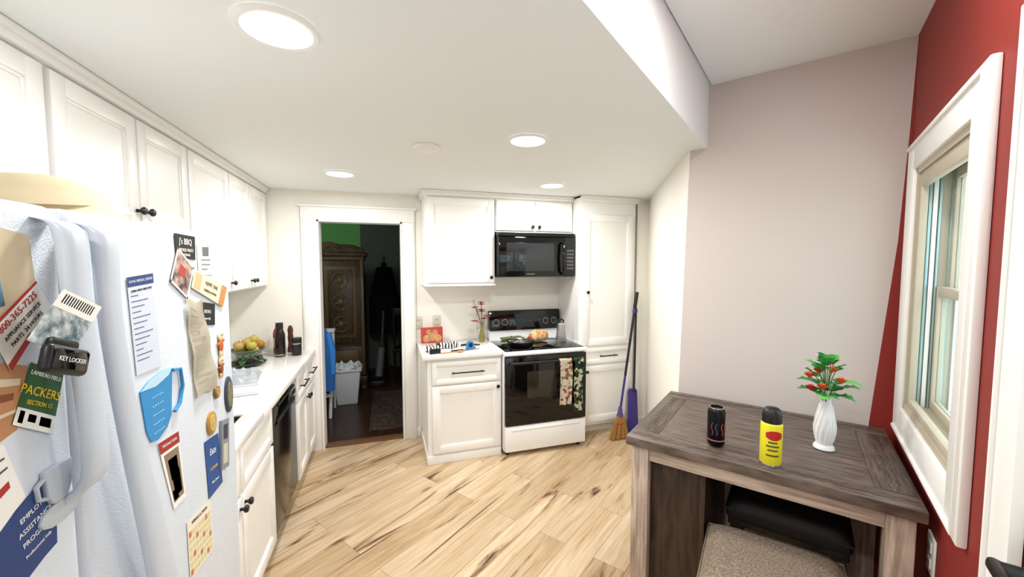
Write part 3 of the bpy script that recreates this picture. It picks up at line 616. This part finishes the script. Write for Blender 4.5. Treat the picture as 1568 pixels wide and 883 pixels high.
bottle('thermos_bottle',-.81,3.54,[(0,0),(.036,0),(.038,.003),(.038,.16),(.036,.18),(.024,.215),(.022,.22)],DKB,[([(.024,.218),(.026,.22),(.026,.265),(.024,.27),(0,.27)],BMAT),([(.0385,.01),(.0387,.012),(.0387,.02),(.0385,.022)],STEEL)])
bottle('sauce_bottle',-.86,3.68,[(0,0),(.03,0),(.032,.003),(.032,.16),(.026,.19),(.014,.21),(.013,.235)],mat('sauce_red','#8E2A22',.25),[([(.015,.232),(.017,.233),(.017,.262),(0,.264)],mat('cap_white','#E8E4DC',.4)),([(.0323,.05),(.0325,.05),(.0325,.13),(.0323,.13)],mat('label_cream','#E2D8BE',.6))])
bottle('pepper_mill',-.765,3.69,[(0,0),(.025,0),(.026,.02),(.018,.07),(.022,.13),(.018,.15),(.022,.19),(.012,.22),(0,.225)],mat('wood_dark_red','#4A2018',.35))
bottle('travel_mug',-.695,3.55,[(0,0),(.034,0),(.036,.003),(.038,.12),(.039,.137),(.036,.142),(0,.143)],BMAT,[([(.0385,.09),(.0396,.092),(.0396,.10),(.0388,.102)],STEEL)])
PL=mat('clear_plastic','#E6ECF2',.25,trans=.35)
def crumple(name,x,y,z,sx,sy,h,m,seed,TTr=0,th=.0012):
    b=MB(name)
    def f(u,v):
        px,py=(u-.5)*sx,(v-.5)*sy; e=max(0,math.sin(math.pi*u)*math.sin(math.pi*v))**.5
        n=noise.noise(Vector((px*14+seed,py*14,seed)))+.5*noise.noise(Vector((px*33,py*33+seed,1)))
        return Vector((px,py,.002+e*h*(.55+.8*abs(n))))
    b.grid(f,26,26,m,TT=T(x,y,z)@RZ(TTr),th=th,smooth=False); b.done()
crumple('plastic_bag',-.93,2.90,CT+.001,.28,.30,.07,PL,2.0,10); 
b=MB('cutting_board'); b.box(-.15,.15,-.10,.10,0,.008,mat('board_white','#E4E8EC',.3),.004,TT=T(-.86,2.60,CT+.001)@RZ(12)); b.box(-.135,.135,-.085,-.08,.008,.0085,GB,TT=T(-.86,2.60,CT+.001)@RZ(12)); b.box(-.135,.135,.08,.085,.008,.0085,GB,TT=T(-.86,2.60,CT+.001)@RZ(12)); b.done()
crumple('dish_cloth',-1.11,3.12,CT+.001,.14,.12,.03,mat('cloth_lilac','#CFCBE0',.9),7.0,-20)

# ---------------- back counter items
BC=.9158
b=MB('cookie_picture'); M=T(.405,3.715,BC)@RX(-8)
b.box(-.10,.10,-.006,.006,0,.145,mat('picture_red','#B8322A',.4),.002,TT=M)
CK=mat('cookie','#C99A6A',.7,nz=(60,.4))
for x,z,r in ((-.05,.04,.035),(0,.055,.04),(.055,.04,.035),(.03,.095,.026),(-.03,.10,.024)): b.lathe([(0,.0),(r,.0),(r*.9,.003),(0,.005)],CK,TT=M@T(x,-.0065,z)@RX(90),seg=16)
b.done()
def zebra(): 
    m=bpy.data.materials.new('zebra_fabric'); m.use_nodes=True; nt=m.node_tree; N=nt.nodes; L=nt.links; tc=N.new('ShaderNodeTexCoord'); w=N.new('ShaderNodeTexWave'); w.inputs['Scale'].default_value=12; w.inputs['Distortion'].default_value=4; w.inputs['Detail Scale'].default_value=1.5
    L.new(tc.outputs['Object'],w.inputs[0]); r=N.new('ShaderNodeValToRGB'); r.color_ramp.elements[0].position=.48; r.color_ramp.elements[1].position=.52; r.color_ramp.elements[0].color=(.01,.01,.01,1); r.color_ramp.elements[1].color=(.85,.84,.8,1); L.new(w.outputs['Fac'],r.inputs[0]); L.new(r.outputs[0],N['Principled BSDF'].inputs['Base Color']); N['Principled BSDF'].inputs['Roughness'].default_value=.9; return m
ZB=zebra()
def mitt(x,y,rot):
    b=MB('oven_mitt'); M=T(x,y,BC)@RZ(rot)
    poly=[(-.09,-.045),(-.09,.045),(.0,.05),(.05,.052),(.085,.035),(.095,0),(.085,-.03),(.05,-.045),(.02,-.045),(.03,-.07),(.015,-.085),(-.005,-.075),(-.025,-.045)]
    b.prism(poly,.0,.045,ZB,TT=M,bev=.014); b.box(-.1,-.088,-.047,.047,.0,.044,BMAT,.008,TT=M); b.done()
mitt(.36,3.33,100); mitt(.52,3.46,10)
b=MB('kitchen_knife'); M=T(.62,3.27,BC)@RZ(12)
b.prism([(0,0),(.14,.0),(.16,.012),(.0,.026)],.006,.008,STEEL,TT=M); b.box(-.11,0,.002,.024,0,.016,BMAT,.006,TT=M); b.done()
b=MB('wooden_spoon'); M=T(.42,3.225,BC)@RZ(4); WS=mat('spoon_wood','#C08A4E',.6)
b.tube([(0,0,.006),(.14,0,.008)],.005,WS,8,TT=M); b.sph((.165,0,.009),(.03,.02,.008),WS,12,TT=M); b.done()
b=MB('tongs'); M=T(.80,3.45,BC)@RZ(170)
for s in (-1,1): b.tube([(0,0,.010),(.07,s*.018,.014),(.14,s*.022,.012),(.17,s*.015,.008)],.008,BMAT,8,TT=M,flat=.5)
b.done()
b=MB('tape_dispenser'); BT=mat('tape_blue','#2A7FC0',.35); M=T(.69,3.35,BC+.034)
b.lathe([(.02,-.012),(.034,-.012),(.034,.012),(.02,.012),(.02,-.012)],BT,TT=M@RZ(20)@RX(90)); b.box(-.04,.05,-.014,.014,-.034,-.02,BT,.004,TT=M@RZ(20)); b.lathe([(.0,-.0125),(.02,-.0125),(.02,.0125),(0,.0125)],BMAT,TT=M@RZ(20)@RX(90)); b.done()
b=MB('bud_vase'); vx,vy=.86,3.62
b.lathe([(0,.003),(.022,0),(.026,.004),(.03,.04),(.024,.09),(.014,.125),(.013,.16),(.018,.175),(.016,.175),(.011,.16),(.012,.125),(.022,.088),(.027,.04),(0,.012)],mat('bud_vase_glass','#B5A66A',.08,trans=.6),TT=T(vx,vy,BC)); b.done()
b=MB('dried_flower_stems'); DRD=mat('dried_red','#C23A26',.6); TW2=mat('twig_brown','#5A4630',.8)
random.seed(11)
for k in range(12):
    a=random.uniform(-1,1); c=random.uniform(-.04,.04); h=random.uniform(.20,.40)
    tip=Vector((vx+a*.075,vy+c,BC+h)); b.tube([(vx,vy,BC+.05),(vx+a*.01,vy,BC+.17),tip],.0018,TW2,5)
    if k%3!=2:
        for j in range(8):
            an=j*.8; leaf(b,tip-Vector((0,0,.02)),(math.cos(an),math.sin(an),.5),.045,.015,DRD,.2,.2)
    else:
        for j in range(6): leaf(b,tip-Vector((0,0,.02*j)),(math.cos(j*2),math.sin(j*2),.8),.024,.005,TW2,.2,.2)
b.done()
OW=mat('outlet_ivory','#D2CBB6',.4)
for x in (.285,.46):
    b=MB('electrical_outlet')
    b.box(x-.036,x+.036,3.792,3.7995,1.04,1.16,OW,.003)
    for z in (1.075,1.125):
        b.box(x-.016,x+.016,3.789,3.793,z-.016,z+.016,OW,.005); b.box(x-.008,x-.005,3.788,3.79,z-.006,z+.006,BLK); b.box(x+.005,x+.008,3.788,3.79,z-.006,z+.006,BLK)
    b.done()
b=MB('electrical_outlet',MR); b.box(.66,.74,-.007,-.0005,.70,.82,TRIM,.003)
for z in (.735,.785): b.box(.684,.716,-.010,-.006,z-.016,z+.016,TRIM,.005); b.box(.690,.694,-.011,-.009,z-.006,z+.006,BLK); b.box(.706,.710,-.011,-.009,z-.006,z+.006,BLK)
b.done()
# ---------------- on the range
SZ=.9118
b=MB('frying_pan'); M=T(1.15,3.34,SZ)
b.lathe([(0,.004),(.10,0),(.108,.004),(.125,.045),(.128,.047),(.124,.049),(.104,.010),(0,.008)],BMAT,TT=M); b.tube([(-.10,-.05,.04),(-.15,-.11,.055),(-.17,-.16,.06)],.01,BMAT,8,TT=M); 
for k in range(6):
    r=.11-.018*k; b.tube([(r*math.cos(t*.3491),r*math.sin(t*.3491),.052+.0015*k) for t in range(18)],.002,STEEL,6,TT=M,closed=True)
b.tube([(-.11,0,.053),(.11,0,.053)],.002,STEEL,6,TT=M); b.tube([(0,-.11,.053),(0,.11,.053)],.002,STEEL,6,TT=M); b.done()
M=T(1.44,3.235,SZ+.028)@RZ(10)
b=MB('wire_whisk'); b.tube([(-.16,0,-.02),(-.08,0,0)],.007,BMAT,10,TT=M)
for k in range(6):
    a=k*math.pi/6; b.tube([(-.08+(.13*math.sin(math.pi*t/12)**.7 if 0<t<12 else 0),.027*math.sin(2*math.pi*t/12)*math.cos(a),.027*math.sin(2*math.pi*t/12)*math.sin(a)) for t in range(13)],.0013,STEEL,5,TT=M)
b.done()
b=MB('asparagus_bundle'); AS=mat('asparagus','#6E7A3E',.6,nz=(60,.4)); random.seed(21); MA=T(1.13,3.545,SZ)@RZ(6)
for k in range(16):
    y=random.uniform(-.03,.03); z=.010+random.uniform(0,.035); a=random.uniform(-.03,.03); x0=random.uniform(-.02,.02)
    b.tube([(x0-.10,y,z),(x0+.04,y+a*.4,z+.004),(x0+.08,y+a,z+.004),(x0+.11,y+a*1.2,z+.006)],[.005,.005,.007,.001],AS,7,TT=MA)
b.tube([(0.0,.040*math.cos(t*.5236),.029+.026*math.sin(t*.5236)) for t in range(12)],.003,mat('band_purple','#6A3A7A',.5),6,TT=MA,closed=True); b.done()
b=MB('bread_loaf'); M=T(1.40,3.53,SZ)@RZ(15); BRD=mat('bread_crust','#B97B42',.7,nz=(30,0),col2='#E3C79A')
b.box(-.10,.10,-.05,.05,.0,.095,BRD,.04,TT=M,seg=4); b.sph((-.03,0,.075),(.05,.048,.035),BRD,14,TT=M); b.sph((.045,0,.07),(.05,.046,.035),BRD,14,TT=M); b.box(-.125,-.09,-.02,.02,.02,.05,mat('wrap_red','#B03428',.4),.01,TT=M); b.done()
b=MB('box_grater'); M=T(1.585,3.42,SZ); GS=mat('grater_steel','#B5B7B8',.35,.8)
b.hexa([(-.045,-.035,0),(.045,-.035,0),(.045,.035,0),(-.045,.035,0),(-.03,-.022,.18),(.03,-.022,.18),(.03,.022,.18),(-.03,.022,.18)],GS,TT=M,bev=.003)
for i in range(8):
    for j in range(4): b.sph((-.026+j*.017,-.0345+.0125*((.02+i*.019)/.18),.02+i*.019),.0045,BMAT,6,TT=M)
b.tube([(-.026,0,.18),(-.024,0,.205),(0,0,.215),(.024,0,.205),(.026,0,.18)],.008,BMAT,8,TT=M); b.done()
def towel(name,x0,x1,z0,m,y=3.10,seed=0):
    b=MB(name)
    def f(u,v):
        x=x0+(x1-x0)*u; 
        if v<.15: a=v/.15*math.pi; return Vector((x,y+.017*math.cos(a),.815+.017*math.sin(a)))
        s=(v-.15)/.85; z=.815-(.815-z0)*s
        return Vector((x+.006*math.sin(s*5+seed),y-.017-.010*s*(1+math.sin(u*13+seed+s*2)),z))
    b.grid(f,18,40,m,th=.003); b.done()
def print_mat(name,cols,scale):
    m=bpy.data.materials.new(name); m.use_nodes=True; nt=m.node_tree; N=nt.nodes; L=nt.links; tc=N.new('ShaderNodeTexCoord'); v=N.new('ShaderNodeTexVoronoi'); v.inputs['Scale'].default_value=scale; L.new(tc.outputs['Object'],v.inputs['Vector'])
    s=N.new('ShaderNodeSeparateColor'); L.new(v.outputs['Color'],s.inputs[0]); r=N.new('ShaderNodeValToRGB'); r.color_ramp.interpolation='CONSTANT'; e=r.color_ramp.elements
    while len(e)<len(cols): e.new(.5)
    for i,c in enumerate(cols): e[i].position=i/len(cols); e[i].color=lin(c)
    L.new(s.outputs[0],r.inputs[0]); L.new(r.outputs[0],N['Principled BSDF'].inputs['Base Color']); N['Principled BSDF'].inputs['Roughness'].default_value=.9; return m
towel('dish_towel',1.42,1.535,.43,print_mat('towel_print_red',['#EFE8D4','#B8604A','#EFE8D4','#F2ECDC','#8B9A5A','#EFE8D4'],42))
towel('dish_towel',1.56,1.645,.36,print_mat('towel_print_green',['#26402A','#E8DFC8','#4A6A3A','#E8DFC8','#2B2A22'],34),seed=2)

# ---------------- broom + dustpan
b=MB('broom'); PUR=mat('broom_purple','#3E3678',.35); BHD=mat('broom_handle_dark','#16151C',.4)
bt=Vector((2.30,3.25,1.36)); bb0=Vector((2.10,3.19,.26)); 
b.tube([bb0,bb0.lerp(bt,.30)],.011,PUR,10); b.tube([bb0.lerp(bt,.30),bt],.012,BHD,10); b.tube([bt-(bt-bb0).normalized()*.18,bt-(bt-bb0).normalized()*.15],.017,PUR,10); b.tube([bt-(bt-bb0).normalized()*.14,bt+Vector((.004,0,.02))],.017,BMAT,10)
ST=mat('straw','#C9914C',.9,nz=(200,.5))
b.tube([bb0+Vector((0,0,.04)),bb0,bb0+Vector((-.005,0,-.05))],[.014,.022,.03],mat('broom_cap','#5A4A86',.4),14)
random.seed(2)
for k in range(150):
    u=random.uniform(-1,1); v=random.uniform(-1,1); s0=bb0+Vector((u*.02,v*.014,-.03)); s1=Vector((2.070+u*.09,3.17+v*.035,.006+random.uniform(0,.012)))
    b.tube([s0,s0.lerp(s1,.5)+Vector((u*.008,0,0)),s1],.0034,ST,4)
b.tube([(2.09-.05,3.165,.15),(2.09,3.145,.15),(2.09+.05,3.165,.15)],.003,mat('twine_red','#9A2F2A',.7),6)
b.done()
b=MB('dustpan'); PUD=mat('dustpan_purple','#40337F',.35)
M=T(2.265,3.215,.0)@RZ(-15)
b.prism([(-.05,.02),(.05,.02),(.045,.42),(.03,.44),(-.03,.44),(-.045,.42)],-.01,.01,PUD,TT=M@RX(84),bev=.003)
b.tube([(0,0,.42),(.01,.02,.75),(.02,.04,1.2)],.010,BHD,8,TT=M); b.sph((.02,.04,1.2),(.016,.012,.03),PUR,10,TT=M)
b.box(-.07,.06,-.14,-.01,0,.012,mat('dustpan_dark','#22242E',.4),.004,TT=M); b.done()

# ---------------- ceiling fixtures
LENS=mat('led_lens','#FFFCF6',.5,emi=9)
def rlight(x,y,z,r=.105,w=11,nm='recessed_light'):
    b=MB(nm); b.lathe([(r*.80,-.003),(r*.82,-.010),(r*.93,-.012),(r,-.004),(r,-.001)],TRIM,TT=T(x,y,z),seg=36); b.lathe([(0,-.006),(r*.81,-.006)],LENS,TT=T(x,y,z),seg=36); b.done()
    L=bpy.data.lights.new('downlight','AREA'); L.shape='DISK'; L.size=.16; L.energy=w; L.color=(1,.99,.97); o=bpy.data.objects.new('downlight',L); o.location=(x,y,z-.02); SC.collection.objects.link(o)
for x,y in ((-.262,1.239),(.703,1.934),(-.288,3.027),(1.281,2.955)): rlight(x,y,CZ,w=15 if y>1.5 else 11.5)
q=MRP(1.15,-.35); rlight(q.x,q.y,HZ,w=8,nm='added_fill_light'); q=MRP(3.1,-.5); rlight(q.x,q.y,HZ,w=14,nm='added_fill_light')  # unseen lamps added under the upper ceiling as fill
b=MB('smoke_detector'); b.lathe([(0,-.028),(.035,-.028),(.055,-.022),(.068,-.010),(.07,-.001)],TRIM,TT=T(.224,2.205,CZ)); b.done()
# ---------------- adjoining room contents
AW=mat('armoire_wood','#4C3B26',.35,nz=(8,0),col2='#2E2418',stretch=(6,6,1)); AD=mat('armoire_carving','#5E4C30',.4)
b=MB('armoire'); AY=5.5
b.box(-1.34,-.28,AY,AY+.55,.12,1.75,AW,.006); b.box(-1.37,-.25,AY-.03,AY+.56,.06,.18,AW,.01); b.box(-1.39,-.23,AY-.05,AY+.57,1.75,1.80,AW,.01); b.box(-1.36,-.26,AY-.03,AY+.56,1.70,1.75,AD,.008)
crown=[(-1.36,0)]+[(-1.36+1.10*t/20,.05+.07*math.sin(math.pi*t/20)+.02*math.sin(math.pi*t/5)**2) for t in range(21)]+[(-.26,0)]
b.prism(crown,-.02,.02,AW,TT=T(0,AY-.02,1.80)@RX(90),bev=.003)
for k in range(9):
    x=-1.26+k*.11; b.tube([(x+.03*math.cos(t*.7)*(1-t/14),AY-.045,1.84+.02*math.sin(math.pi*k/8)+.025*math.sin(t*.7)*(1-t/14)) for t in range(12)],.006,AD,6)
for x0,x1 in ((-1.31,-.83),(-.79,-.31)):
    b.box(x0,x1,AY-.02,AY,.62,1.69,AW,.005)
    b.box(x0+.05,x1-.05,AY-.03,AY-.015,.70,1.62,AD,.008); b.box(x0+.09,x1-.09,AY-.034,AY-.02,.74,1.58,AW,.006)
    xc=(x0+x1)/2
    for z in (.88,1.16,1.44):
        b.tube([(xc+.09*math.cos(t*.5236),AY-.036,z+.10*math.sin(t*.5236)) for t in range(12)],.009,AD,6,closed=True); b.sph((xc,AY-.036,z),(.035,.012,.04),AD,12)
        for a in range(6): b.tube([(xc+.03*math.cos(a*1.047),AY-.036,z+.04*math.sin(a*1.047)),(xc+.08*math.cos(a*1.047+.3),AY-.038,z+.09*math.sin(a*1.047+.3))],.006,AD,6)
    b.box(x0,x1,AY-.02,AY,.22,.58,AW,.005); b.box(x0+.04,x1-.04,AY-.028,AY-.015,.27,.53,AD,.006); b.sph(((x0+x1)/2,AY-.04,.4),.02,STEEL,10)
b.box(-.83,-.79,AY-.03,AY,.2,1.70,AD,.004); b.box(-.31,-.27,AY-.03,AY,.2,1.70,AD,.004)
for x in (-1.32,-.30): b.lathe([(0,0),(.03,0),(.045,.03),(.03,.07),(0,.07)],AD,TT=T(x,AY+.02,0)); b.lathe([(0,0),(.03,0),(.045,.03),(.03,.07),(0,.07)],AD,TT=T(x,AY+.5,0))
b.done()
b=MB('trash_bin'); bx,by=-.45,5.02; BW=mat('bin_white','#C9CED4',.4)
b.hexa([(bx-.11,by-.09,0),(bx+.11,by-.09,0),(bx+.11,by+.09,0),(bx-.11,by+.09,0),(bx-.15,by-.12,.40),(bx+.15,by-.12,.40),(bx+.15,by+.12,.40),(bx-.15,by+.12,.40)],BW,bev=.012)
b.box(bx-.165,bx+.165,by-.135,by+.135,.39,.42,BW,.01)
b.grid(lambda u,v:Vector((bx+(.15+.02*math.sin(v*25))*math.cos(6.283*v)*(1-.5*u),by+(.125+.02*math.sin(v*31))*math.sin(6.283*v)*(1-.5*u),.42+.05*math.sin(u*3)+.02*math.sin(v*40))),6,48,PL)
b.done()
def chair(name,x,y,rot,m,h=.95,s=.45):
    b=MB(name); M=T(x,y,0)@RZ(rot)
    for px in (-.19,.19):
        b.box(px-.02,px+.02,-.2,-.16,0,s,m,.004,TT=M); b.tube([(px,.19,0),(px,.19,s),(px,.25,h)],.02,m,8,TT=M)
    b.box(-.22,.22,-.22,.22,s-.02,s+.03,m,.012,TT=M)
    b.box(-.2,.2,.235,.26,h-.10,h,m,.01,TT=M)
    for k in range(4): b.tube([(-.12+k*.08,.2,s),(-.12+k*.08,.245,h-.08)],.009,m,6,TT=M)
    b.box(-.19,.19,-.19,-.17,.2,.23,m,TT=M); b.done()
CHD=mat('chair_dark','#1C1612',.35)
chair('dining_chair',.34,5.78,165,CHD,1.05)
b=MB('step_ladder'); LW=mat('ladder_white','#D5D9DC',.4)
for x in (-.82,-.56): b.tube([(x-.03,4.55,0),(x,4.72,.92)],.018,LW,8); b.tube([(x-.02,4.88,0),(x,4.74,.90)],.014,LW,8)
for z in (.24,.48,.72): b.box(-.82,-.56,4.55+.17*z/.92-.05,4.55+.17*z/.92+.03,z-.012,z+.012,LW,.004)
b.box(-.84,-.54,4.68,4.80,.90,.935,LW,.01); b.done()
b=MB('blue_jacket'); BJ=mat('jacket_blue','#3C8CE6',.7,bump=(40,.5))
def jk(u,v):
    a=u*2*math.pi; r=.035+.06*min(1,v*2.4)+.008*math.sin(a*5+v*4)*v
    return Vector((-.640+r*1.2*math.cos(a),4.48+.55*r*math.sin(a),.985-.66*v))
b.grid(jk,32,18,BJ,th=.004); b.tube([(-.58,4.475,.93),(-.545,4.47,.75),(-.54,4.47,.50)],[.03,.036,.026],BJ,12)
b.tube([(-.640,4.48,.97),(-.640,4.56,1.0),(-.640,4.68,.955)],.006,BMAT,6); b.done()
b=MB('black_coat'); BC2=mat('coat_black','#15151A',.8)
def coat(u,v):
    a=u*2*math.pi; r=.10+.10*min(1,v*2)+.015*math.sin(a*5)*v
    return Vector((-.02+1.1*r*math.cos(a),6.32+.45*r*math.sin(a),1.60-1.0*v))
b.grid(coat,30,14,BC2,th=.004); b.cyl((-.02,6.32,1.60),(-.02,6.32,1.67),.04,BC2); b.cyl((-.02,6.32,0),(-.02,6.32,1.78),.015,CHD); 
for a in range(4): b.tube([(-.02,6.32,.12),(-.02+.2*math.cos(a*1.57),6.32+.2*math.sin(a*1.57),.01)],.012,CHD,6)
b.done()
b=MB('area_rug'); b.box(-.18,.55,4.05,5.3,.001,.012,print_mat('rug_pattern',['#33211A','#3E2C20','#241812','#4A382A'],36),.003); b.box(-.16,.53,4.08,5.27,.012,.014,print_mat('rug_inner',['#35251B','#2A221C','#443628'],30)); b.done()
b=MB('upright_vacuum'); b.tube([(-.12,5.62,.1),(-.06,5.72,.6),(-.03,5.78,1.0)],.018,STEEL,8); b.box(-.22,-.02,5.5,5.64,0,.09,BMAT,.02); b.tube([(-.11,5.63,.12),(-.07,5.70,.5)],.05,mat('vacuum_grey','#6A6E72',.4),14); b.done()
L=bpy.data.lights.new('added_room_fill','POINT'); L.energy=24; L.shadow_soft_size=.2; L.color=(.95,1,.92); o=bpy.data.objects.new('added_room_fill',L); o.location=(-1.3,4.9,2.3); SC.collection.objects.link(o)  # point light added to lift the dark adjoining room
b=MB('added_lamp_dome'); b.lathe([(0,-.02),(.12,-.015),(.15,0),(.0,.0)],TRIM,TT=T(-1.3,4.9,2.498)); b.done()  # unseen dome, made up to go with the added point light

w=bpy.data.worlds.new('sky'); SC.world=w; w.use_nodes=True; bg=w.node_tree.nodes['Background']; bg.inputs[0].default_value=(.86,.94,1,1); bg.inputs[1].default_value=3.5
SC.view_settings.view_transform='Standard'; SC.view_settings.look='None'; SC.view_settings.exposure=0
cam=bpy.data.cameras.new('camera'); co=bpy.data.objects.new('camera',cam); SC.collection.objects.link(co)
co.location=(0,0,1.65); co.rotation_euler=(math.radians(90-3.54),0,math.radians(-17.75)); cam.lens=606/1568*36; cam.sensor_width=36; cam.clip_start=.02
SC.camera=co
